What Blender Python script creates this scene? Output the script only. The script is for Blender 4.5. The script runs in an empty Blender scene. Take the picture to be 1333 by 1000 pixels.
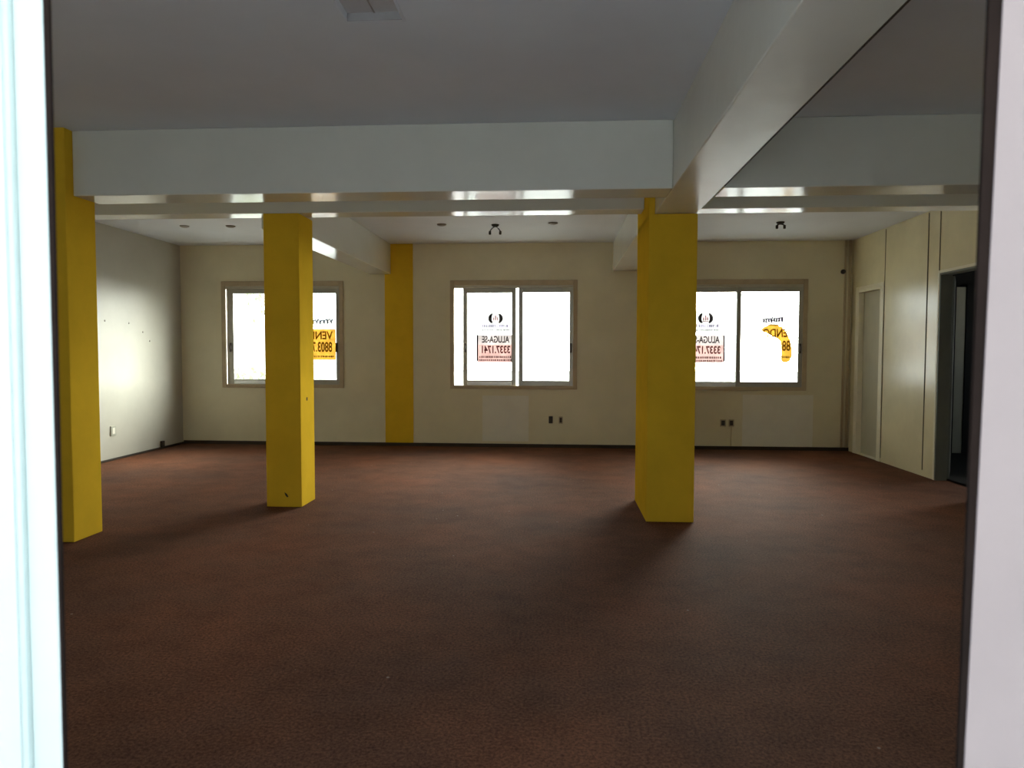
import bpy, bmesh, math, random
from mathutils import Vector, Matrix
random.seed(7)
scene = bpy.context.scene
COL = scene.collection

# ------------------------------------------------------------------ helpers
def link(name, me, parent=None, mats=()):
    o = bpy.data.objects.new(name, me)
    COL.objects.link(o)
    if parent is not None:
        o.parent = parent
    if me is not None:
        for m in mats:
            me.materials.append(m)
    return o

def tag(o, label=None, cat=None, group=None, kind=None):
    if label: o['label'] = label
    if cat: o['category'] = cat
    if group: o['group'] = group
    if kind: o['kind'] = kind
    return o

def empty(name, loc=(0, 0, 0), parent=None):
    o = bpy.data.objects.new(name, None)
    o.empty_display_size = 0.1
    o.location = loc
    COL.objects.link(o)
    if parent is not None:
        o.parent = parent
    return o

class MB:
    """collects shapes (in the parent's own coordinates) and links them as ONE mesh"""
    def __init__(self):
        self.bm = bmesh.new()
    def box(self, x0, x1, y0, y1, z0, z1, bevel=0.0, mi=0, seg=1):
        t = bmesh.new()
        v = [t.verts.new((x, y, z)) for x in (x0, x1) for y in (y0, y1) for z in (z0, z1)]
        for f in ((0, 1, 3, 2), (4, 6, 7, 5), (0, 4, 5, 1), (2, 3, 7, 6), (0, 2, 6, 4), (1, 5, 7, 3)):
            t.faces.new([v[i] for i in f])
        bmesh.ops.recalc_face_normals(t, faces=t.faces)
        if bevel > 0:
            bmesh.ops.bevel(t, geom=list(t.edges), offset=bevel, segments=seg, affect='EDGES', profile=0.5)
        for f in t.faces: f.material_index = mi
        self._add(t); return self
    def prism(self, pts, y0, y1, mi=0):
        """polygon in x,z swept along y"""
        t = bmesh.new()
        a = [t.verts.new((x, y0, z)) for x, z in pts]
        b = [t.verts.new((x, y1, z)) for x, z in pts]
        t.faces.new(a); t.faces.new(b[::-1])
        n = len(pts)
        for i in range(n):
            t.faces.new((a[i], b[i], b[(i + 1) % n], a[(i + 1) % n]))
        bmesh.ops.recalc_face_normals(t, faces=t.faces)
        for f in t.faces: f.material_index = mi
        self._add(t); return self
    def frame(self, x0, x1, z0, z1, wl, wr, wb, wt, y0, y1, bevel=0.0):
        """rectangular ring in x,z"""
        self.box(x0, x0 + wl, y0, y1, z0, z1, bevel)
        self.box(x1 - wr, x1, y0, y1, z0, z1, bevel)
        self.box(x0 + wl, x1 - wr, y0, y1, z0, z0 + wb, bevel)
        self.box(x0 + wl, x1 - wr, y0, y1, z1 - wt, z1, bevel)
        return self
    def lathe(self, prof, c=(0, 0, 0), n=24, axis='Z'):
        t = bmesh.new()
        rings = []
        for r, z in prof:
            if r < 1e-6:
                rings.append([t.verts.new((0, 0, z))])
            else:
                rings.append([t.verts.new((r * math.cos(2 * math.pi * i / n), r * math.sin(2 * math.pi * i / n), z)) for i in range(n)])
        for a, b in zip(rings, rings[1:]):
            for i in range(n):
                j = (i + 1) % n
                if len(a) == 1 and len(b) == 1: continue
                if len(a) == 1: t.faces.new((a[0], b[i], b[j]))
                elif len(b) == 1: t.faces.new((a[i], b[0], a[j]))
                else: t.faces.new((a[i], b[i], b[j], a[j]))
        bmesh.ops.recalc_face_normals(t, faces=t.faces)
        M = Matrix.Translation(c)
        if axis == 'Y': M = M @ Matrix.Rotation(math.radians(90), 4, 'X')
        if axis == 'X': M = M @ Matrix.Rotation(math.radians(90), 4, 'Y')
        bmesh.ops.transform(t, matrix=M, verts=t.verts)
        for f in t.faces: f.smooth = True
        self._add(t); return self
    def tube(self, pts, r, n=10):
        t = bmesh.new()
        pts = [Vector(p) for p in pts]
        rings = []
        for i, p in enumerate(pts):
            d = (pts[min(i + 1, len(pts) - 1)] - pts[max(i - 1, 0)]).normalized()
            u = d.orthogonal().normalized() if abs(d.z) < 0.95 else Vector((1, 0, 0))
            u = (u - d * u.dot(d)).normalized(); w = d.cross(u)
            rings.append([t.verts.new(p + r * (math.cos(2 * math.pi * k / n) * u + math.sin(2 * math.pi * k / n) * w)) for k in range(n)])
        for a, b in zip(rings, rings[1:]):
            for k in range(n):
                t.faces.new((a[k], a[(k + 1) % n], b[(k + 1) % n], b[k]))
        t.faces.new(rings[0]); t.faces.new(rings[-1])
        bmesh.ops.recalc_face_normals(t, faces=t.faces)
        for f in t.faces: f.smooth = len(f.verts) == 4
        self._add(t); return self
    def _add(self, t):
        me = bpy.data.meshes.new('tmp'); t.to_mesh(me); t.free()
        self.bm.from_mesh(me); bpy.data.meshes.remove(me)
    def build(self, name, mats, parent=None):
        me = bpy.data.meshes.new(name)
        self.bm.to_mesh(me); self.bm.free()
        if not isinstance(mats, (list, tuple)): mats = [mats]
        return link(name, me, parent, mats)

# ------------------------------------------------------------------ materials
def mat(name, col, rough=0.6, spec=0.4, metal=0.0, var=0.0, vscale=3.0, col2=None, bump=0.0, bscale=60.0, rvar=0.0):
    m = bpy.data.materials.new(name); m.use_nodes = True
    nt = m.node_tree; N = nt.nodes; L = nt.links
    b = N['Principled BSDF']
    b.inputs['Base Color'].default_value = (*col, 1)
    b.inputs['Roughness'].default_value = rough
    b.inputs['Specular IOR Level'].default_value = spec
    b.inputs['Metallic'].default_value = metal
    tc = N.new('ShaderNodeTexCoord')
    if var > 0 or col2:
        n = N.new('ShaderNodeTexNoise'); n.inputs['Scale'].default_value = vscale; n.inputs['Detail'].default_value = 7; n.inputs['Roughness'].default_value = 0.62
        L.new(tc.outputs['Object'], n.inputs['Vector'])
        r = N.new('ShaderNodeValToRGB')
        c2 = col2 or tuple(c * (1 - var) for c in col)
        r.color_ramp.elements[0].position = 0.36; r.color_ramp.elements[0].color = (*c2, 1)
        r.color_ramp.elements[1].position = 0.62; r.color_ramp.elements[1].color = (*col, 1)
        L.new(n.outputs['Fac'], r.inputs['Fac']); L.new(r.outputs['Color'], b.inputs['Base Color'])
        if rvar:
            mr = N.new('ShaderNodeMapRange'); mr.inputs['To Min'].default_value = rough - rvar; mr.inputs['To Max'].default_value = rough + rvar
            L.new(n.outputs['Fac'], mr.inputs['Value']); L.new(mr.outputs['Result'], b.inputs['Roughness'])
    if bump > 0:
        n2 = N.new('ShaderNodeTexNoise'); n2.inputs['Scale'].default_value = bscale; n2.inputs['Detail'].default_value = 4
        L.new(tc.outputs['Object'], n2.inputs['Vector'])
        bp = N.new('ShaderNodeBump'); bp.inputs['Strength'].default_value = bump; bp.inputs['Distance'].default_value = 0.01
        L.new(n2.outputs['Fac'], bp.inputs['Height']); L.new(bp.outputs['Normal'], b.inputs['Normal'])
    return m

def carpet_mat():
    m = bpy.data.materials.new('worn_red_brown_carpet'); m.use_nodes = True
    nt = m.node_tree; N = nt.nodes; L = nt.links
    b = N['Principled BSDF']
    tc = N.new('ShaderNodeTexCoord')
    def noise(scale, detail=6, rough=0.6):
        n = N.new('ShaderNodeTexNoise'); n.inputs['Scale'].default_value = scale; n.inputs['Detail'].default_value = detail; n.inputs['Roughness'].default_value = rough
        L.new(tc.outputs['Object'], n.inputs['Vector']); return n
    def ramp(n, stops):
        r = N.new('ShaderNodeValToRGB'); e = r.color_ramp.elements
        while len(e) < len(stops): e.new(0.5)
        for k, (p, c) in enumerate(stops): e[k].position = p; e[k].color = (*c, 1)
        L.new(n.outputs['Fac'], r.inputs['Fac']); return r
    def mul(a, bb, f):
        x = N.new('ShaderNodeMix'); x.data_type = 'RGBA'; x.blend_type = 'MULTIPLY'; x.inputs[0].default_value = f
        L.new(a, x.inputs[6]); L.new(bb, x.inputs[7]); return x.outputs[2]
    big = ramp(noise(0.75, 5), [(0.32, CARPET[0]), (0.5, CARPET[1]), (0.66, CARPET[2])])
    mid = ramp(noise(3.2, 8, 0.7), [(0.3, (.62, .60, .60)), (0.6, (1, 1, 1))])
    fine = ramp(noise(75, 4, 0.8), [(0.32, (.30, .30, .32)), (0.52, (.95, .95, .95)), (0.72, (1.7, 1.6, 1.5))])
    c = mul(mul(big.outputs['Color'], mid.outputs['Color'], 0.75), fine.outputs['Color'], 0.95)
    # lint and plaster crumbs trodden into the pile
    vo = N.new('ShaderNodeTexVoronoi'); vo.inputs['Scale'].default_value = 7.0
    L.new(tc.outputs['Object'], vo.inputs['Vector'])
    lt = N.new('ShaderNodeMath'); lt.operation = 'LESS_THAN'; lt.inputs[1].default_value = 0.05
    L.new(vo.outputs['Distance'], lt.inputs[0])
    sep = N.new('ShaderNodeSeparateColor'); L.new(vo.outputs['Color'], sep.inputs[0])
    gt = N.new('ShaderNodeMath'); gt.operation = 'GREATER_THAN'; gt.inputs[1].default_value = 0.86
    L.new(sep.outputs[0], gt.inputs[0])
    mm = N.new('ShaderNodeMath'); mm.operation = 'MULTIPLY'; L.new(lt.outputs[0], mm.inputs[0]); L.new(gt.outputs[0], mm.inputs[1])
    m2 = N.new('ShaderNodeMath'); m2.operation = 'MULTIPLY'; m2.inputs[1].default_value = 0.55; L.new(mm.outputs[0], m2.inputs[0])
    x = N.new('ShaderNodeMix'); x.data_type = 'RGBA'; L.new(m2.outputs[0], x.inputs[0]); L.new(c, x.inputs[6]); x.inputs[7].default_value = (.42, .36, .30, 1)
    L.new(x.outputs[2], b.inputs['Base Color'])
    b.inputs['Roughness'].default_value = 0.8
    b.inputs['Specular IOR Level'].default_value = 0.03
    b.inputs['Sheen Weight'].default_value = 0.0
    b.inputs['Sheen Roughness'].default_value = 0.5
    bp = N.new('ShaderNodeBump'); bp.inputs['Strength'].default_value = 0.5; bp.inputs['Distance'].default_value = 0.004
    L.new(noise(220, 2).outputs['Fac'], bp.inputs['Height']); L.new(bp.outputs['Normal'], b.inputs['Normal'])
    return m

def film_mat(name, col, clear=0.0):
    """printed film: daylight soaks through it (translucent)"""
    m = bpy.data.materials.new(name); m.use_nodes = True
    nt = m.node_tree; N = nt.nodes; L = nt.links
    N.remove(N['Principled BSDF']); out = N['Material Output']
    t = N.new('ShaderNodeBsdfTranslucent')
    tc = N.new('ShaderNodeTexCoord'); n = N.new('ShaderNodeTexNoise'); n.inputs['Scale'].default_value = 9
    L.new(tc.outputs['Object'], n.inputs['Vector'])
    r = N.new('ShaderNodeValToRGB'); r.color_ramp.elements[0].color = (*[c * .82 for c in col], 1); r.color_ramp.elements[1].color = (*[min(1, c * 1.15) for c in col], 1)
    r.color_ramp.elements[0].position = .3; r.color_ramp.elements[1].position = .7
    L.new(n.outputs['Fac'], r.inputs['Fac']); L.new(r.outputs['Color'], t.inputs['Color'])
    d = N.new('ShaderNodeBsdfDiffuse'); L.new(r.outputs['Color'], d.inputs['Color'])
    a = N.new('ShaderNodeMixShader'); a.inputs[0].default_value = 0.12; L.new(t.outputs[0], a.inputs[1]); L.new(d.outputs[0], a.inputs[2])
    tr = N.new('ShaderNodeBsdfTransparent')
    b = N.new('ShaderNodeMixShader'); b.inputs[0].default_value = clear; L.new(a.outputs[0], b.inputs[1]); L.new(tr.outputs[0], b.inputs[2])
    L.new(b.outputs[0], out.inputs['Surface'])
    return m

def glass_mat():
    m = bpy.data.materials.new('clear_window_glass'); m.use_nodes = True
    nt = m.node_tree; N = nt.nodes; L = nt.links
    N.remove(N['Principled BSDF']); out = N['Material Output']
    tr = N.new('ShaderNodeBsdfTransparent'); tr.inputs['Color'].default_value = (.93, .96, .95, 1)
    g = N.new('ShaderNodeBsdfGlossy'); g.inputs['Roughness'].default_value = 0.02
    lw = N.new('ShaderNodeLayerWeight'); lw.inputs['Blend'].default_value = 0.25
    mm = N.new('ShaderNodeMath'); mm.operation = 'MULTIPLY'; mm.inputs[1].default_value = 0.5; L.new(lw.outputs['Fresnel'], mm.inputs[0])
    x = N.new('ShaderNodeMixShader'); L.new(mm.outputs[0], x.inputs[0]); L.new(tr.outputs[0], x.inputs[1]); L.new(g.outputs[0], x.inputs[2])
    L.new(x.outputs[0], out.inputs['Surface'])
    return m

CARPET = [(.126, .066, .046), (.172, .079, .047), (.210, .086, .047)]
M = {}
M['wall'] = mat('cream_wall_paint', (.72, .665, .47), .42, .5, var=.10, vscale=1.1, bump=.05, bscale=14)
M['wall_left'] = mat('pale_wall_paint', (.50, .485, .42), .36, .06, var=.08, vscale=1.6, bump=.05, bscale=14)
M['wall_right'] = mat('cream_partition_paint', (.83, .77, .52), .27, .9, var=.12, vscale=1.5, bump=.04, bscale=10)
M['ceil'] = mat('off_white_ceiling_paint', (.75, .79, .85), .65, .3, var=.07, vscale=.8, bump=.08, bscale=25)
M['beam'] = mat('glossy_off_white_beam_paint', (.76, .78, .72), .14, .95, var=.05, vscale=2.0, bump=.10, bscale=7)
M['long_beam'] = mat('glossy_uneven_beam_paint', (.76, .77, .70), .27, 1.0, var=.05, vscale=2.0, bump=.30, bscale=4)
M['yellow'] = mat('yellow_column_paint', (.76, .485, .036), .6, .0, var=.10, vscale=2.5, bump=.05, bscale=20)
M['chip'] = mat('chipped_plaster', (.06, .05, .03), .9, .1, var=.3, vscale=30)
M['carpet'] = carpet_mat()
M['dark'] = mat('dark_baseboard', (.045, .032, .022), .6, .3, var=.3, vscale=4)
M['casing'] = mat('beige_window_casing', (.50, .40, .26), .5, .4, var=.12, vscale=5)
M['alu'] = mat('grey_beige_window_aluminium', (.50, .47, .38), .38, .5, metal=.25, var=.08, vscale=6)
M['sash'] = mat('grey_sash_aluminium', (.40, .39, .34), .35, .5, metal=.35, var=.08, vscale=6)
M['lit_rail_alu'] = mat('lit_rail_aluminium', (.88, .90, .92), .25, .6, metal=.3, var=.05, vscale=9)
M['latch'] = mat('dark_brown_latch', (.03, .015, .01), .4, .5, var=.2, vscale=20)
M['glass'] = glass_mat()
M['jambL'] = mat('white_door_aluminium', (.56, .66, .64), .35, .5, var=.04, vscale=4)
M['jambR'] = mat('pinkish_plaster_jamb', (.30, .252, .248), .6, .2, var=.06, vscale=3, bump=.05, bscale=40)
M['jamb_strip'] = mat('dark_brown_strip', (.016, .010, .008), .9, .1, var=.3, vscale=8)
M['leaf'] = mat('olive_grey_door_leaf', (.52, .50, .38), .5, .4, var=.08, vscale=4)
M['frame_w'] = mat('cream_door_frame', (.84, .80, .64), .4, .4, var=.06, vscale=6)
M['dkroom'] = mat('darkened_room_paint', (.028, .028, .026), .7, .2, var=.2, vscale=2)
M['dkleaf'] = mat('grey_door_paint', (.20, .21, .18), .5, .2, var=.12, vscale=4)
M['pale_leaf'] = mat('pale_door_paint', (.62, .60, .46), .5, .4, var=.06, vscale=3)
M['seam'] = mat('dark_panel_joint', (.10, .085, .05), .7, .2, var=.2, vscale=8)
M['patch'] = mat('grey_repainted_plaster', (.76, .74, .64), .5, .4, var=.06, vscale=3)
M['plate'] = mat('ivory_outlet_plate', (.42, .36, .24), .45, .45, var=.06, vscale=9)
M['insert'] = mat('dark_socket_insert', (.03, .018, .010), .5, .4, var=.2, vscale=30)
M['greyplate'] = mat('grey_outlet_plate', (.40, .40, .33), .45, .45, var=.06, vscale=9)
M['rose'] = mat('grey_ceiling_rose', (.30, .27, .24), .5, .4, var=.1, vscale=20)
M['wire'] = mat('black_wire', (.03, .028, .025), .5, .4, var=.2, vscale=20)
M['hatch'] = mat('grey_ceiling_hatch', (.58, .57, .57), .6, .3, var=.1, vscale=6)
M['face_shade'] = mat('hatch_face_shade', (.40, .40, .41), .7, .2, var=.1, vscale=9)
M['pipe'] = mat('cream_conduit', (.52, .43, .27), .45, .45, var=.08, vscale=5)
M['ground'] = mat('pale_outdoor_paving', (.44, .44, .43), .8, .2, var=.15, vscale=.6)
M['tile'] = mat('white_bounce_tile', (.78, .80, .82), .5, .3, var=.06, vscale=3)
M['blocker'] = mat('dull_grey_render', (.22, .23, .24), .8, .2, var=.15, vscale=1)
M['bark'] = mat('brown_bark', (.20, .15, .10), .8, .2, var=.3, vscale=12)
M['orange'] = film_mat('orange_film', (.40, .285, .100))
M['orange_ink'] = film_mat('brown_ink', (.11, .065, .012))
M['blue_ink'] = film_mat('blue_ink', (.32, .36, .46), .0)
M['violet_ink'] = film_mat('violet_ink', (.34, .29, .42), .0)
M['red_film'] = film_mat('pink_film', (.33, .235, .225), .06)
M['white_film'] = film_mat('white_film', (.33, .30, .30), .06)
M['red_ink'] = film_mat('red_ink', (.070, .026, .026))
M['dk_ink'] = film_mat('dark_ink', (.045, .040, .042))
M['dimming_sheet'] = film_mat('sky_dimming_film', (.50, .50, .50))
M['grey_ink'] = film_mat('grey_ink', (.30, .30, .31))
M['rose_ink'] = film_mat('rose_ink', (.42, .24, .26))
M['emblem_ink'] = film_mat('emblem_ink', (.13, .12, .12))
M['leafgreen'] = film_mat('sunlit_leaves', (.42, .46, .33))

# ------------------------------------------------------------------ dimensions (metres)
D, XL, XR, ZC, YF = 10.354, -5.723, 4.161, 3.003, 1.03
ZB = 2.538          # soffit of the long beam and the first cross beam

# ------------------------------------------------------------------ room shell
floor = MB().box(XL - .2, XR + .2, YF - .02, D + .2, -.12, 0).build('floor', M['carpet'])
tag(floor, 'worn reddish brown carpet across the whole empty room', 'floor', kind='structure')

hx0, hx1, hy0, hy1 = -1.03, -.76, 3.02, 3.42      # ceiling hatch opening
c = MB()
c.box(XL - .2, hx0, YF, D + .2, ZC, ZC + .15); c.box(hx1, XR + .2, YF, D + .2, ZC, ZC + .15)
c.box(hx0, hx1, YF, hy0, ZC, ZC + .15); c.box(hx0, hx1, hy1, D + .2, ZC, ZC + .15)
tag(c.build('ceiling', M['ceil']), 'flat off white plaster ceiling crossed by beams', 'ceiling', kind='structure')

WIN = [  # casing x0,x1
    dict(c=(-5.085, -3.211), f=(-5.035, -3.262), s1=(-5.028, -4.135), s2=(-4.205, -3.265), l1=-4.965, l2=-3.317),
    dict(c=(-1.604, .270), f=(-1.553, .222), s1=(-1.418, -.630), s2=(-.590, .219), l1=-1.385, l2=.178),
    dict(c=(1.690, 3.548), f=(1.738, 3.498), s1=(1.745, 2.622), s2=(2.558, 3.495), l1=1.785, l2=3.452),
]
WZ = (.862, 2.462)       # casing heights
FZ = (.905, 2.352)       # opening inside the fixed frame
OZ = (.875, 2.40)        # hole in the wall
wb = MB()
xs = [XL - .2]
for w in WIN: xs += [w['c'][0] + .03, w['c'][1] - .03]
xs.append(XR + .2)
for i in range(0, len(xs), 2):
    wb.box(xs[i], xs[i + 1], D, D + .18, 0, ZC)
for i in range(1, len(xs) - 1, 2):
    wb.box(xs[i], xs[i + 1], D, D + .18, 0, OZ[0]); wb.box(xs[i], xs[i + 1], D, D + .18, OZ[1], ZC)
tag(wb.build('wall_back', M['wall']), 'dim cream wall at the far end holding three windows', 'wall', kind='structure')
tag(MB().box(XL - .2, XL, YF, D, 0, ZC).build('wall_left', M['wall_left']), 'pale left wall lit by window light', 'wall', kind='structure')

d2 = (9.42, 10.12, 2.27)      # far closed door  (y0,y1,top)
d3 = (7.03, 8.03, 2.28)       # open dark doorway
wr = MB()
T = .12
wr.box(XR, XR + T, YF, d3[0], 0, ZC); wr.box(XR, XR + T, d3[1], d2[0], 0, ZC); wr.box(XR, XR + T, d2[1], D, 0, ZC)
wr.box(XR, XR + T, d3[0], d3[1], d3[2], ZC); wr.box(XR, XR + T, d2[0], d2[1], d2[2], ZC)
tag(wr.build('wall_right', M['wall_right']), 'cream partition wall on the right with a shut door and a dark opening', 'wall', kind='structure')

wf = MB()
wf.box(XL - .2, -.87, YF, YF + .08, 0, ZC); wf.box(.70, XR + .2, YF, YF + .08, 0, ZC); wf.box(-.87, .70, YF, YF + .08, 2.36, ZC)
tag(wf.build('wall_front', M['ceil']), 'front wall around the entrance the room is seen through', 'wall', kind='structure')

tag(MB().box(XL + .012, XR - .002, D - .014, D, 0, .05, .003).build('baseboard_back', M['dark']), 'dark low baseboard along the far wall', 'baseboard', kind='structure')
tag(MB().box(XL, XL + .012, YF + .1, D - .002, 0, .028, .003).build('baseboard_left', M['dark']), 'dark thin baseboard along the left wall', 'baseboard', kind='structure')

# joints between the partition boards
for n, (y, z0, z1, w) in enumerate([(9.345, .05, 2.985, .010), (8.295, .07, 2.985, .016), (8.048, 2.30, 2.985, .014)]):
    tag(MB().box(XR - .004, XR, y - w / 2, y + w / 2, z0, z1).build('trim_%d' % (n + 1), M['seam']),
        ['thin dark joint beside the far shut door on the right wall', 'long dark vertical joint in the right wall between the two doorways',
         'short dark joint above the open doorway corner'][n], 'wall joint', kind='structure')

# ------------------------------------------------------------------ windows
def sash(parent, x0, x1, y0, y1, wl=.064, rail=False):
    bt = .070
    s = MB().frame(x0, x1, FZ[0] + .0005, FZ[1] - .0005, wl, .064, bt + .012, bt, y0, y1, .004).build('sash', M['sash'], parent)
    MB().box(x0 + .060, x1 - .060, (y0 + y1) / 2 - .002, (y0 + y1) / 2 + .002, FZ[0] + .07, FZ[1] - .06).build('pane', M['glass'], s)
    if rail:
        MB().box(x0 + wl + .004, x1 - .068, y0 - .010, y0 - .0005, FZ[0] + .012, FZ[0] + .062, .003).build('bottom_rail', M['lit_rail_alu'], s)  # paler strip puts the light on the rail into its colour
    return s
def latch(parent, x, y):
    MB().box(x - .016, x + .016, y - .022, y, 1.40, 1.54, .006).box(x - .010, x + .010, y - .04, y - .02, 1.44, 1.50, .004).build('latch', M['latch'], parent)
wl = ['left window with orange sign, partly hidden by a yellow column', 'middle window standing slightly open with a red and white rental sign',
      'right window with a red rental sign and an orange sign cut to what glare leaves visible']
for n, w in enumerate(WIN):
    e = empty('window_%d' % (n + 1), ((w['c'][0] + w['c'][1]) / 2, D, WZ[0]))
    tag(e, wl[n], 'window', kind='structure')
    ox, oz = e.location.x, e.location.z
    X = lambda v: v - ox
    # inner casing, proud of the wall
    k = MB()
    x0, x1 = w['c']
    k.frame(x0, x1, WZ[0], WZ[1], .062, .062, .052, .075, D - .018, D - .0005, .004)
    o = k.build('casing', M['casing'], e)
    k = MB(); k.frame(x0 + .031, x1 - .031, OZ[0] + .001, OZ[1] - .001, w['f'][0] - x0 - .031, x1 - .031 - w['f'][1], FZ[0] - OZ[0], OZ[1] - FZ[1], D + .002, D + .12, .003)
    o2 = k.build('frame', M['alu'], e)
    sa = sash(e, *w['s1'], D + .038, D + .068, (.105 if n == 0 else .064), True)
    sb = sash(e, *w['s2'], D + .004, D + .034)
    latch(sa, w['l1'], D + .038); latch(sb, w['l2'], D + .004)
    inv = Matrix.Translation(-e.location)
    for ch in list(e.children):
        ch.data.transform(inv)
        for g in ch.children: g.data.transform(inv)

# ------------------------------------------------------------------ signs stuck on the panes
def text_mesh(s, size, mw=None, bold=.0):
    cu = bpy.data.curves.new('t', 'FONT'); cu.body = s; cu.size = size; cu.align_x = 'CENTER'; cu.align_y = 'CENTER'; cu.offset = bold
    ob = bpy.data.objects.new('t', cu); COL.objects.link(ob)
    dg = bpy.context.evaluated_depsgraph_get()
    me = bpy.data.meshes.new_from_object(ob.evaluated_get(dg))
    bpy.data.objects.remove(ob); bpy.data.curves.remove(cu)
    return me
def lettering(name, s, size, x, y, z, m, parent, sx=1.0, bold=.004, slant=0.0):
    """writing that faces outdoors, so it reads mirrored from the room"""
    me = text_mesh(s, size, bold=bold)
    T_ = Matrix(((-sx, -slant, 0, x), (0, 0, 1, y), (0, 1, 0, z), (0, 0, 0, 1)))
    me.transform(T_); me.materials.clear()
    return link(name, me, parent, [m])
def strokes(rows, y, m, name, parent, seed=1):
    """print too small to read: rows of little dashes"""
    r = random.Random(seed); k = MB()
    for x0, x1, z, hgt in rows:
        x = x0
        while x < x1 - .006:
            w = r.uniform(.008, .022); w = min(w, x1 - x)
            k.box(x, x + w, y - .0004, y + .0004, z - hgt / 2, z + hgt / 2); x += w + r.uniform(.006, .012)
    return k.build(name, m, parent)

def arc(k, cx, cz, r, a0, a1, w, y, n=14):
    P = []
    for i in range(n + 1):
        t = i / n; a = math.radians(a0 + (a1 - a0) * t); ww = w * math.sin(math.pi * (0.12 + .76 * t))
        P.append(((r + ww / 2) * math.cos(a), (r + ww / 2) * math.sin(a), (r - ww / 2) * math.cos(a), (r - ww / 2) * math.sin(a)))
    pts = [(cx + p[0], cz + p[1]) for p in P] + [(cx + p[2], cz + p[3]) for p in P[::-1]]
    for i in range(n):
        q = [(cx + P[i][0], cz + P[i][1]), (cx + P[i + 1][0], cz + P[i + 1][1]), (cx + P[i + 1][2], cz + P[i + 1][3]), (cx + P[i][2], cz + P[i][3])]
        k.prism(q, y - .0004, y + .0004)

def rental_sign(xc, y, label):
    e = empty('rental_sign', (0, 0, 0)); tag(e, label, 'sign')
    W = .272
    yb, yi = y, y - .0025
    MB().box(xc - W, xc + W, yb - .0006, yb + .0006, 1.515, 1.665).build('white_strip', M['white_film'], e)
    MB().box(xc - W, xc + W, yb - .0006, yb + .0006, 1.255, 1.515).build('red_panel', M['red_film'], e)
    for s in (-1, 1):
        MB().box(xc + s * W - .012, xc + s * W + .012, yi - .0004, yi + .0004, 1.275, 1.665).build('side_bar', M['dk_ink'], e)
    MB().box(xc - .235, xc + .235, yb - .0006, yb + .0006, 1.700, 2.010).build('dimming_sheet', M['dimming_sheet'], e)  # added sheet that dims the sky so the emblem print shows
    lettering('rental_words', 'ALUGA-SE', .135, xc, yi, 1.590, M['dk_ink'], e, .66, .004)
    lettering('phone_number', '3337.1741', .150, xc, yi, 1.440, M['red_ink'], e, .70, .005)
    strokes([(xc - .24, xc + .24, 1.335, .030), (xc - .24, xc + .24, 1.288, .026)], yi, M['red_ink'], 'small_print', e, 3)
    for a0, a1 in ((125, 235), (-55, 55)):
        k = MB(); arc(k, xc, 1.905, .082, a0, a1, .052, yi); k.build('emblem_arc', M['emblem_ink'], e)
    k = MB()
    for dx, hh in ((-.028, .05), (0, .075), (.028, .05)): k.box(xc + dx - .010, xc + dx + .010, yi - .0004, yi + .0004, 1.872, 1.872 + hh)
    k.box(xc - .045, xc + .045, yi - .0004, yi + .0004, 1.852, 1.864)
    k.build('emblem_centre', M['rose_ink'], e)
    strokes([(xc - .20, xc + .20, 1.795, .046)], yi, M['violet_ink'], 'company_line', e, 5)
    strokes([(xc - .20, xc + .20, 1.735, .024)], yi, M['grey_ink'], 'company_line', e, 6)
    return e
rental_sign(-.935, D + .0490, 'red and white rental sign on the left pane of the middle window')
rental_sign(2.125, D + .0490, 'red and white rental sign beside the thick yellow column, on the right window')

def script_strokes(xc, z, half, y, m, parent, seed):
    """looping handwriting-like company name"""
    r = random.Random(seed); k = MB(); pts = []
    n = 34
    for i in range(n + 1):
        t = i / n; pts.append((xc - half + 2 * half * t + .016 * math.sin(t * 50), y, z + .028 * math.cos(t * 50) * (1.0 + .7 * (r.random() - .3)) + .018 * t))
    k.tube(pts, .012, 6)
    MB().box(xc - half - .03, xc + half + .03, y + .0125, y + .0137, z - .065, z + .075).build('dimming_sheet', M['dimming_sheet'], parent)  # added sheet dimming the sky behind the script
    return k.build('handwritten_name', m, parent)

y1 = D + .0150
e = empty('sale_sign'); tag(e, 'orange sale sign on the right pane of the left window', 'sign')
MB().box(-3.925, -3.338, y1 - .0006, y1 + .0006, 1.285, 1.745).build('orange_sheet', M['orange'], e)
lettering('sale_words', 'VENDO', .165, -3.632, y1 - .0025, 1.645, M['orange_ink'], e, .86, .004)
lettering('phone_number', '8803.7702', .205, -3.632, y1 - .0025, 1.470, M['orange_ink'], e, .56, .005)
strokes([(-3.89, -3.37, 1.335, .028)], y1 - .0025, M['orange_ink'], 'small_print', e, 8)
script_strokes(-3.60, 1.845, .22, y1, M['blue_ink'], e, 3)

e = empty('sale_sign'); tag(e, 'orange sale sign on the right window, shaped to the arc glare leaves visible', 'sign')
outer = [(2.900, 1.742), (2.960, 1.785), (3.040, 1.818), (3.130, 1.812), (3.205, 1.775), (3.270, 1.700), (3.318, 1.600), (3.345, 1.480), (3.352, 1.370), (3.318, 1.285), (3.255, 1.262)]
inner = [(2.920, 1.715), (2.985, 1.690), (3.045, 1.655), (3.105, 1.625), (3.155, 1.600), (3.185, 1.560), (3.190, 1.500), (3.195, 1.440), (3.195, 1.370), (3.192, 1.310), (3.215, 1.275)]
k = MB()  # sheet shaped as an arc: glare washes out the rest of the sign
for i in range(len(outer) - 1):
    k.prism([outer[i], outer[i + 1], inner[i + 1], inner[i]], y1 - .0006, y1 + .0006)
k.build('orange_sheet', M['orange'], e)
lettering('sale_words', 'ENDO', .165, 3.105, y1 - .0025, 1.685, M['orange_ink'], e, .74, .004, .06)
lettering('phone_number', '88', .20, 3.265, y1 - .0025, 1.500, M['orange_ink'], e, .60, .004)
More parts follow.
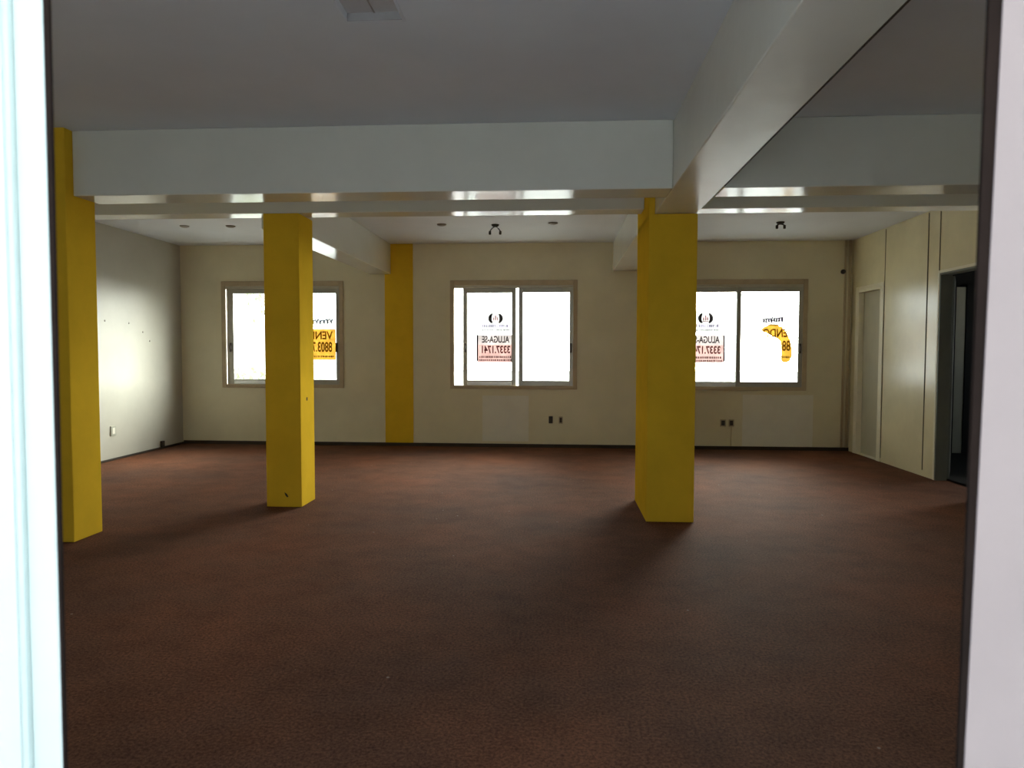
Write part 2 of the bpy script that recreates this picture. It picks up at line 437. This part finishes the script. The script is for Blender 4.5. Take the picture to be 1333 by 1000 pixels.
strokes([(3.20, 3.33, 1.345, .03)], y1 - .0025, M['orange_ink'], 'small_print', e, 9)
script_strokes(3.07, 1.868, .145, y1, M['violet_ink'], e, 4)

# ------------------------------------------------------------------ yellow columns
e = empty('column', (-3.70, 5.04, 0)); tag(e, 'yellow square column at the far left beside the entrance edge', 'column', kind='thing')
MB().box(-.16, .16, -.16, .165, 0, ZC, .006, seg=2).build('shaft', M['yellow'], e)

e = empty('column', (-2.470, 6.333, 0)); tag(e, 'yellow square column standing before the left window', 'column', kind='thing')
MB().box(-.162, .162, -.177, .177, 0, 2.632, .006, seg=2).build('shaft', M['yellow'], e)
k = MB(); k.prism([(.005, .135), (.025, .120), (.040, .095), (.030, .088), (.012, .108)], -.1785, -.1765); k.build('chip', M['chip'], e)
k = MB(); k.box(.1615, .1635, -.03, -.005, .955, .985, 0); k.build('chip', M['chip'], e)

e = empty('column', (.925, 6.27, 0)); tag(e, 'thick yellow column under the long beam, right of centre', 'column', kind='thing')
k = MB(); k.box(-.195, .195, -.426, .426, 0, ZB - .006, .004, seg=2); k.box(-.195, -.148, -.42, .42, ZB - .03, ZC); k.build('shaft', M['yellow'], e)

e = empty('pilaster', (-2.370, D - .04, 0)); tag(e, 'flat yellow pilaster on the far wall between left and middle windows', 'pilaster', kind='thing')
MB().box(-.212, .212, .026, .0395, .0505, ZC, .002).build('shaft', M['yellow'], e)

# ------------------------------------------------------------------ ceiling beams
def beam(x0, x1, y0, y1, z0, label, m='beam'):
    cx, cy = (x0 + x1) / 2, (y0 + y1) / 2
    o = MB().box(x0 - cx, x1 - cx, y0 - cy, y1 - cy, z0 - ZC, 0, .008, seg=2).build('ceiling_beam', M[m])
    o.location = (cx, cy, ZC); return tag(o, label, 'beam', kind='thing')
lb = beam(.780, 1.120, YF + .08, 6.69, ZB, 'long white beam running from the entrance to the thick yellow column', 'long_beam')
MB().box(.1702, .1775, -2.70, 1.045, ZB - ZC + .001, ZB - ZC + .020).build('edge_strip', M['dark'], lb)['label'] = 'dark lower edge'
beam(.780, 1.120, 6.70, D, 2.59, 'white beam behind the thick yellow column reaching the far wall')
beam(-3.538, .779, 4.96, 5.25, ZB - .005, 'wide white cross beam spanning the left bay in front')
beam(1.121, XR, 4.96, 5.25, ZB - .005, 'white cross beam in front on the right of the long beam')
beam(XL, -3.862, 4.96, 5.25, ZB - .005, 'short white cross beam left of the far left column')
beam(XL, .728, 6.17, 6.385, 2.634, 'second white cross beam resting on the left window column')
beam(1.121, XR, 6.17, 6.385, 2.634, 'second white cross beam on the right, behind the front one')
beam(-2.800, -2.490, 6.512, D - .015, 2.555, 'white beam running back to the yellow pilaster')

# ------------------------------------------------------------------ entrance the photo looks through
e = empty('door_1', (0, 1.0, 0)); tag(e, 'entrance door frame at both picture edges, white left and pinkish right', 'door frame', kind='structure')
k = MB()
k.box(-.800, -.754, 0, .009, 0, 2.36, .002); k.box(-.90, -.8005, -.012, .026, 0, 2.36, .004); k.box(-.812, -.806, -.016, -.010, 0, 2.36)
k.build('jamb', M['jambL'], e)['label'] = 'white left jamb'
k = MB(); k.prism([(.556, 0), (.72, 0), (.72, 2.36), (.5975, 2.36)], 0, .010); k.box(.66, .74, .0102, .029, 0, 2.36)
k.build('jamb', M['jambR'], e)['label'] = 'pinkish right jamb'
MB().prism([(-.7538, 0), (-.7534, 0), (-.743, 2.299), (-.7538, 2.299)], .002, .0075).build('jamb_strip', M['jamb_strip'], e)  # dark strips along the inner edges of the jambs, wider towards the top
MB().prism([(.5552, 0), (.5562, 0), (.5968, 2.299), (.5755, 2.299)], .002, .008).build('jamb_strip', M['jamb_strip'], e)
MB().box(-.7535, .5945, 0, .05, 2.30, 2.36).build('header', M['jambL'], e)

# ------------------------------------------------------------------ far shut door in the right wall
e = empty('door_2', (XR, (d2[0] + d2[1]) / 2, 0)); tag(e, 'narrow shut door in the right wall near the far corner', 'door', kind='structure')
hw = (d2[1] - d2[0]) / 2
k = MB()
for s in (-1, 1):
    k.box(-.012, T, s * hw - (.0 if s < 0 else .03), s * hw + (.03 if s < 0 else .0), .0, d2[2], .002)
    k.box(-.012, -.001, min(s * hw, s * (hw + .07)), max(s * hw, s * (hw + .07)), 0, d2[2] + .05, .002)
k.box(-.012, T, -hw, hw, d2[2] - .03, d2[2], .002); k.box(-.012, -.001, -hw, hw, d2[2], d2[2] + .05, .002)
k.build('door_frame', M['frame_w'], e)
lf = MB().box(.06, .098, -hw + .032, hw - .032, .012, d2[2] - .034, .002).build('leaf', M['leaf'], e)
MB().box(.048, .060, -hw + .045, -hw + .075, .98, 1.20, .003).box(.02, .05, -hw + .052, -hw + .068, 1.07, 1.09).build('handle', M['latch'], lf)
MB().box(0, T, -hw + .03, hw - .03, 0, .010).build('threshold', M['frame_w'], e)

# ------------------------------------------------------------------ open doorway into the unlit room
e = empty('door_3', (XR, d3[1], 0)); tag(e, 'open doorway in the right wall leading to an unlit room', 'door', kind='structure')
k = MB()
k.box(-.006, T, -.022, 0, 0, d3[2], .002); k.box(-.006, T, d3[0] - d3[1], d3[0] - d3[1] + .022, 0, d3[2], .002); k.box(-.006, T, d3[0] - d3[1], 0, d3[2] - .022, d3[2], .002)
k.build('door_frame', M['dkleaf'], e)
MB().box(-.010, -.001, .0, .030, 0, d3[2] + .03, .002).box(-.010, -.001, d3[0] - d3[1] - .03, 0, d3[2], d3[2] + .03, .002).build('architrave', M['frame_w'], e)
lf = MB().box(0, .038, 0, .72, .012, d3[2] - .03, .002).build('leaf', M['dkleaf'], e)
lf.location = (T + .012, .035, 0); lf.rotation_euler.z = -math.radians(29)
k = MB()
for z in (.28, 1.12, 1.95): k.lathe([(0, z - .05), (.011, z - .05), (.011, z + .05), (0, z + .05)], (-.012, -.012, 0), 10)
k.build('hinge', M['latch'], lf)
MB().box(-.014, .0, .62, .66, 1.0, 1.16, .004).build('handle', M['latch'], lf)

# the side room, its darkness put into near-black paint
rx0, rx1, ry0, ry1 = XR + T + .002, 7.2, 5.6, 10.30
tag(MB().box(rx0, rx1, ry0, ry1, -.10, 0).build('floor_side_room', M['dkroom']), 'side room floor painted near black to look unlit', 'floor', kind='structure')
tag(MB().box(rx0, rx1, ry0, ry1, 2.8, 2.9).build('ceiling_side_room', M['dkroom']), 'side room ceiling painted near black to look unlit', 'ceiling', kind='structure')
k = MB(); k.box(rx0, rx1, ry1, ry1 + .1, 0, 2.8); k.box(rx0, rx1, ry0 - .1, ry0, 0, 2.8); k.box(rx1, rx1 + .1, ry0 - .1, 8.4, 0, 2.8); k.box(rx1, rx1 + .1, 9.3, ry1 + .1, 0, 2.8); k.box(rx1, rx1 + .1, 8.4, 9.3, 0, 1.0); k.box(rx1, rx1 + .1, 8.4, 9.3, 2.1, 2.8)  # unseen opening in the outer wall added to light the pale door
tag(k.build('wall_side_room', M['dkroom']), 'side room walls painted near black, with an unseen opening added for light', 'wall', kind='structure')
e = empty('door_4', (5.64, ry1 - .001, 0)); tag(e, 'pale narrow door seen through the dark doorway', 'door', kind='structure')
MB().box(-.10, .03, -.045, -.002, .0, 2.33, .003).build('leaf', M['pale_leaf'], e)
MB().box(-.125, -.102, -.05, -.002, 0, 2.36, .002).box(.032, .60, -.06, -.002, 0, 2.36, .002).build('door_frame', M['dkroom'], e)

# ------------------------------------------------------------------ small things on the walls
def wall_plate(x, z, label, pm, group=None, w=.058, h=.105):
    e = empty('wall_outlet', (x, D, z)); tag(e, label, 'outlet', group)
    MB().box(-w / 2, w / 2, -.010, -.0005, -h / 2, h / 2, .004).build('cover_plate', pm, e)
    MB().box(-w * .30, w * .30, -.013, -.0095, -h * .34, h * .34, .003).build('socket', M['insert'], e)
    return e
wall_plate(-.111, .412, 'dark wall outlet under the middle window, left of a pair', M['insert'])
wall_plate(.036, .408, 'brownish wall outlet under the middle window, right of a pair', M['plate'])
wall_plate(2.385, .388, 'dark wall outlet beside the thick yellow column, left of a pair', M['plate'], w=.085)
wall_plate(2.504, .388, 'wall outlet with a cable below it, under the right window', M['plate'], w=.080)
k = MB(); k.tube([(2.505, D - .007, .336), (2.506, D - .007, .25), (2.500, D - .007, .15), (2.503, D - .007, .052)], .006, 8)
tag(k.build('cable', M['pipe']), 'thin cable dropping from the outlet to the floor under the right window', 'cable')

e = empty('wall_outlet', (XL, 8.662, .381)); tag(e, 'grey outlet plate low on the pale left wall', 'outlet')
MB().box(.0005, .010, -.055, .055, -.065, .065, .004).build('cover_plate', M['greyplate'], e)
MB().box(.0095, .013, -.028, .028, -.04, .04, .003).build('socket', M['patch'], e)
e = empty('phone_socket', (XL, 9.76, .028)); tag(e, 'little dark socket at the foot of the left wall near the corner', 'socket')
MB().box(.0005, .035, -.035, .035, .001, .085, .006).build('body', M['insert'], e)
MB().box(.035, .038, -.012, .012, .03, .055).build('port', M['seam'], e)

# wall plugs left in the plaster
for i, (yy, zz) in enumerate([(8.55, 1.79), (9.05, 1.78), (9.36, 1.67), (9.52, 1.55)]):
    o = MB().lathe([(0, .006), (.010, .006), (.013, .0005), (0, .0005)], (0, 0, 0), 10, 'X').build('wall_screw', M['rose'])
    o.location = (XL, yy, zz)
    tag(o, ['dark screw in the left wall closest to the far left column', 'screw second from the far left column on the left wall',
            'screw in the left wall, third along towards the corner', 'screw in the left wall nearest the far corner'][i], 'screw', 'screws in the left wall')

def panel(x0, x1, z0, z1, label):
    e = MB().box(x0, x1, D - .004, D - .0004, z0, z1, .001).build('wall_panel', M['patch'])
    return tag(e, label, 'panel')
panel(-1.124, -.438, .085, .764, 'faint grey square panel on the wall under the middle window')
panel(2.660, 3.655, .052, .800, 'large pale rectangular panel on the wall under the right window')

e = empty('alarm_sensor', (4.025, D, 2.56)); tag(e, 'small black sensor high on the far wall by the right corner', 'sensor')
MB().lathe([(0, 0), (.030, 0), (.030, .014), (.020, .018), (0, .018)], (0, -.0005, 0), 16, 'Y').build('base', M['insert'], e)
MB().lathe([(0, .062), (.018, .056), (.030, .040), (.034, .018), (0, .018)], (0, 0, 0), 16, 'Y').build('dome', M['wire'], e)

for i, (x, r) in enumerate([(4.055, .016), (4.118, .020)]):
    k = MB(); k.tube([(0, 0, .052), (0, 0, ZC - .003)], r, 12)
    o = k.build('conduit_pipe', M['pipe']); o.location = (x, D - r - .002, 0)
    tag(o, ['thin cream conduit running up the far wall, left of two by the corner', 'cream conduit running up in the right far corner'][i], 'pipe')

# ------------------------------------------------------------------ ceiling fittings
e = empty('ceiling_hatch', ((hx0 + hx1) / 2, (hy0 + hy1) / 2, ZC)); tag(e, 'shallow grey rectangular hatch recessed in the near ceiling', 'hatch')
ax, ay = (hx1 - hx0) / 2, (hy1 - hy0) / 2
MB().box(-ax + .001, ax - .001, -ay + .001, ay - .001, .034, .05).build('panel', M['hatch'], e)
k = MB(); k.box(-ax - .014, -ax, -ay - .014, ay + .014, -.004, -.0003); k.box(ax, ax + .014, -ay - .014, ay + .014, -.004, -.0003); k.box(-ax, ax, -ay - .014, -ay, -.004, -.0003); k.box(-ax, ax, ay, ay + .014, -.004, -.0003)
k.build('rim', M['ceil'], e)
MB().box(-.004, .004, -ay + .002, ay - .002, .030, .0345).build('joint', M['rose'], e)
MB().box(-ax + .001, ax - .001, ay - .006, ay - .001, -.003, .034).build('face_shade', M['face_shade'], e)  # darker strip paints shade onto the far face of the recess

RL = [(-4.763, 8.74, 'ceiling rose at the far left, left of a pair'), (-4.174, 8.77, 'ceiling rose at the far left, beside the yellow column'),
      (-1.469, 8.80, 'flat ceiling rose left of the wired lamp holder'), (-.077, 8.77, 'flat ceiling rose right of the wired lamp holder')]
for x, y, lb in RL:
    o = MB().lathe([(0, -.022), (.03, -.022), (.055, -.012), (.06, -.0005), (0, -.0005)], (0, 0, 0), 20).build('ceiling_rose', M['rose'])
    o.location = (x, y, ZC); tag(o, lb, 'ceiling rose', 'roses on the far ceiling')
def holder(x, y, lb, spread, drop):
    e = empty('ceiling_lamp_holder', (x, y, ZC)); tag(e, lb, 'lamp holder')
    MB().lathe([(0, -.030), (.028, -.030), (.045, -.015), (.05, -.0005), (0, -.0005)], (0, 0, 0), 20).build('rose', M['wire'], e)
    for s in (-1, 1):
        w = MB().tube([(s * .012, 0, -.028), (s * spread * .6, -.01, -.028 - drop * .4), (s * spread, -.015, -.028 - drop)], .007, 8).build('wire', M['wire'], e)
        MB().lathe([(0, -drop - .075), (.016, -drop - .07), (.016, -drop - .030), (0, -drop - .028)], (s * spread, -.015, 0), 12).build('connector', M['wire'], w)
holder(-.802, 8.86, 'bare lamp holder with two dangling wires before the middle window', .065, .055)
holder(2.695, 8.87, 'bare lamp holder with two short stubs before the right window', .045, .012)

# ------------------------------------------------------------------ outdoors
tag(MB().box(-45, 45, -25, 60, -.30, -.13).build('ground', M['ground']), 'pale paved ground outside the building', 'ground', kind='structure')
tag(MB().box(-6, 6, -5.5, .985, -.14, -.01).build('floor_bounce', M['tile']), 'unseen white slab added outside the entrance to bounce light inside', 'floor', kind='structure')  # unseen pale slab added to bounce light up to the ceiling
tag(MB().box(-20, 20, -7.3, -7.0, -.13, 4.2).build('wall_blocker', M['blocker']), 'dull boundary wall, unseen, added behind the camera to cut low sky light', 'wall', kind='structure')  # unseen wall added to keep low sky light off the floor
def tree(x, y, zc, r, h, n, label, name='leafy_tree', seed=1):
    e = empty(name, (x, y, -.13)); tag(e, label, 'tree' if 'tree' in name else 'shrub')
    rr = random.Random(seed)
    MB().tube([(0, 0, 0), (.03, 0, h * .5), (-.02, .03, h)], .05, 8).build('trunk', M['bark'], e)
    k = bmesh.new()
    for i in range(n):
        p = Vector((rr.gauss(0, 1), rr.gauss(0, 1), rr.gauss(0, 1))).normalized() * r * rr.random() ** .4
        p.z = p.z * .8 + zc
        s = rr.uniform(.10, .2)
        q = Matrix.Rotation(rr.uniform(0, 6.28), 3, 'Z') @ Matrix.Rotation(rr.uniform(-1.2, 1.2), 3, 'X')
        vs = [k.verts.new(p + q @ Vector(c)) for c in ((-s * .3, 0, 0), (0, -s * .1, s * .55), (s * .3, 0, 0), (0, .1 * s, -s * .55))]
        k.faces.new(vs)
    me = bpy.data.meshes.new('foliage'); k.to_mesh(me); k.free()
    link('foliage', me, e, [M['leafgreen']])
tree(-6.72, 16.0, 2.80, .80, 3.0, 330, 'pale sunlit tree outside the left window', seed=2)
tree(-6.30, 14.0, .95, .42, .7, 160, 'low pale shrub outside the left window', 'leafy_shrub', seed=5)

# ------------------------------------------------------------------ light: sky brighter beyond the windows than behind the camera
w = bpy.data.worlds.new('sky'); scene.world = w; w.use_nodes = True
N = w.node_tree.nodes; L = w.node_tree.links
SKY_DIR = Vector((.52, .80, .27)).normalized()     # the bright, sunward part of the sky
bg = N['Background']
tc = N.new('ShaderNodeTexCoord'); sp = N.new('ShaderNodeVectorMath'); sp.operation = 'DOT_PRODUCT'; L.new(tc.outputs['Generated'], sp.inputs[0]); sp.inputs[1].default_value = SKY_DIR
mr = N.new('ShaderNodeMapRange'); mr.interpolation_type = 'SMOOTHSTEP'
mr.inputs['From Min'].default_value = .70; mr.inputs['From Max'].default_value = 1.0
L.new(sp.outputs['Value'], mr.inputs['Value'])
mx = N.new('ShaderNodeMix'); mx.data_type = 'RGBA'
SKY_BACK, SKY_MID, SKY_FRONT = 1.30, 4.0, 66.0
mx.inputs[7].default_value = (SKY_FRONT * 1.0, SKY_FRONT * .99, SKY_FRONT * .92, 1)
sx = N.new('ShaderNodeSeparateXYZ'); L.new(tc.outputs['Generated'], sx.inputs[0])
m2 = N.new('ShaderNodeMapRange'); m2.interpolation_type = 'SMOOTHSTEP'; m2.inputs['From Min'].default_value = -.1; m2.inputs['From Max'].default_value = .6
L.new(sx.outputs['Y'], m2.inputs['Value'])
mb = N.new('ShaderNodeMix'); mb.data_type = 'RGBA'; L.new(m2.outputs['Result'], mb.inputs[0])
mb.inputs[6].default_value = (SKY_BACK * .82, SKY_BACK * 1.0, SKY_BACK * 1.20, 1)
mb.inputs[7].default_value = (SKY_MID * .95, SKY_MID * 1.0, SKY_MID * 1.02, 1)
L.new(mb.outputs[2], mx.inputs[6])
L.new(mr.outputs['Result'], mx.inputs[0]); L.new(mx.outputs[2], bg.inputs['Color'])
bg.inputs['Strength'].default_value = 1.0

def portal(name, cx, cy, cz, sx, sz, face):
    l = bpy.data.lights.new(name, 'AREA'); l.shape = 'RECTANGLE'; l.size = sx; l.size_y = sz
    l.cycles.is_portal = True
    o = bpy.data.objects.new(name, l); COL.objects.link(o)
    o.location = (cx, cy, cz); o.rotation_euler = (math.radians(-90 if face < 0 else 90), 0, 0)
for wn in WIN:
    portal('window_portal', (wn['c'][0] + wn['c'][1]) / 2, D + .19, 1.64, 1.85, 1.56, -1)
portal('entrance_portal', -.09, .98, 1.18, 1.40, 2.4, 1)

# ------------------------------------------------------------------ camera
f_px, pitch, yaw, roll = 915.45, -.0446, -.0661, .0025
cam = bpy.data.cameras.new('camera'); cam.sensor_fit = 'HORIZONTAL'; cam.sensor_width = 36; cam.lens = f_px * 36 / 1333
cam.dof.use_dof = True; cam.dof.focus_distance = 8.0; cam.dof.aperture_fstop = 4.5
cam.clip_start = .02; cam.clip_end = 300
co = bpy.data.objects.new('camera', cam); COL.objects.link(co); scene.camera = co
R = Vector((math.cos(yaw), -math.sin(yaw), 0)); F0 = Vector((math.sin(yaw), math.cos(yaw), 0)); U0 = Vector((0, 0, 1))
F = F0 * math.cos(pitch) + U0 * math.sin(pitch); U = -F0 * math.sin(pitch) + U0 * math.cos(pitch)
R2 = R * math.cos(roll) + U * math.sin(roll); U2 = -R * math.sin(roll) + U * math.cos(roll)
mw = Matrix((R2, U2, -F)).transposed().to_4x4(); mw.translation = (0, 0, 1.4)
co.matrix_world = mw

scene.view_settings.view_transform = 'Standard'
scene.view_settings.look = 'None'
scene.view_settings.exposure = 0.0
scene.cycles.use_denoising = True
scene.cycles.max_bounces = 12; scene.cycles.diffuse_bounces = 8; scene.cycles.transparent_max_bounces = 16
scene.cycles.sample_clamp_indirect = 6
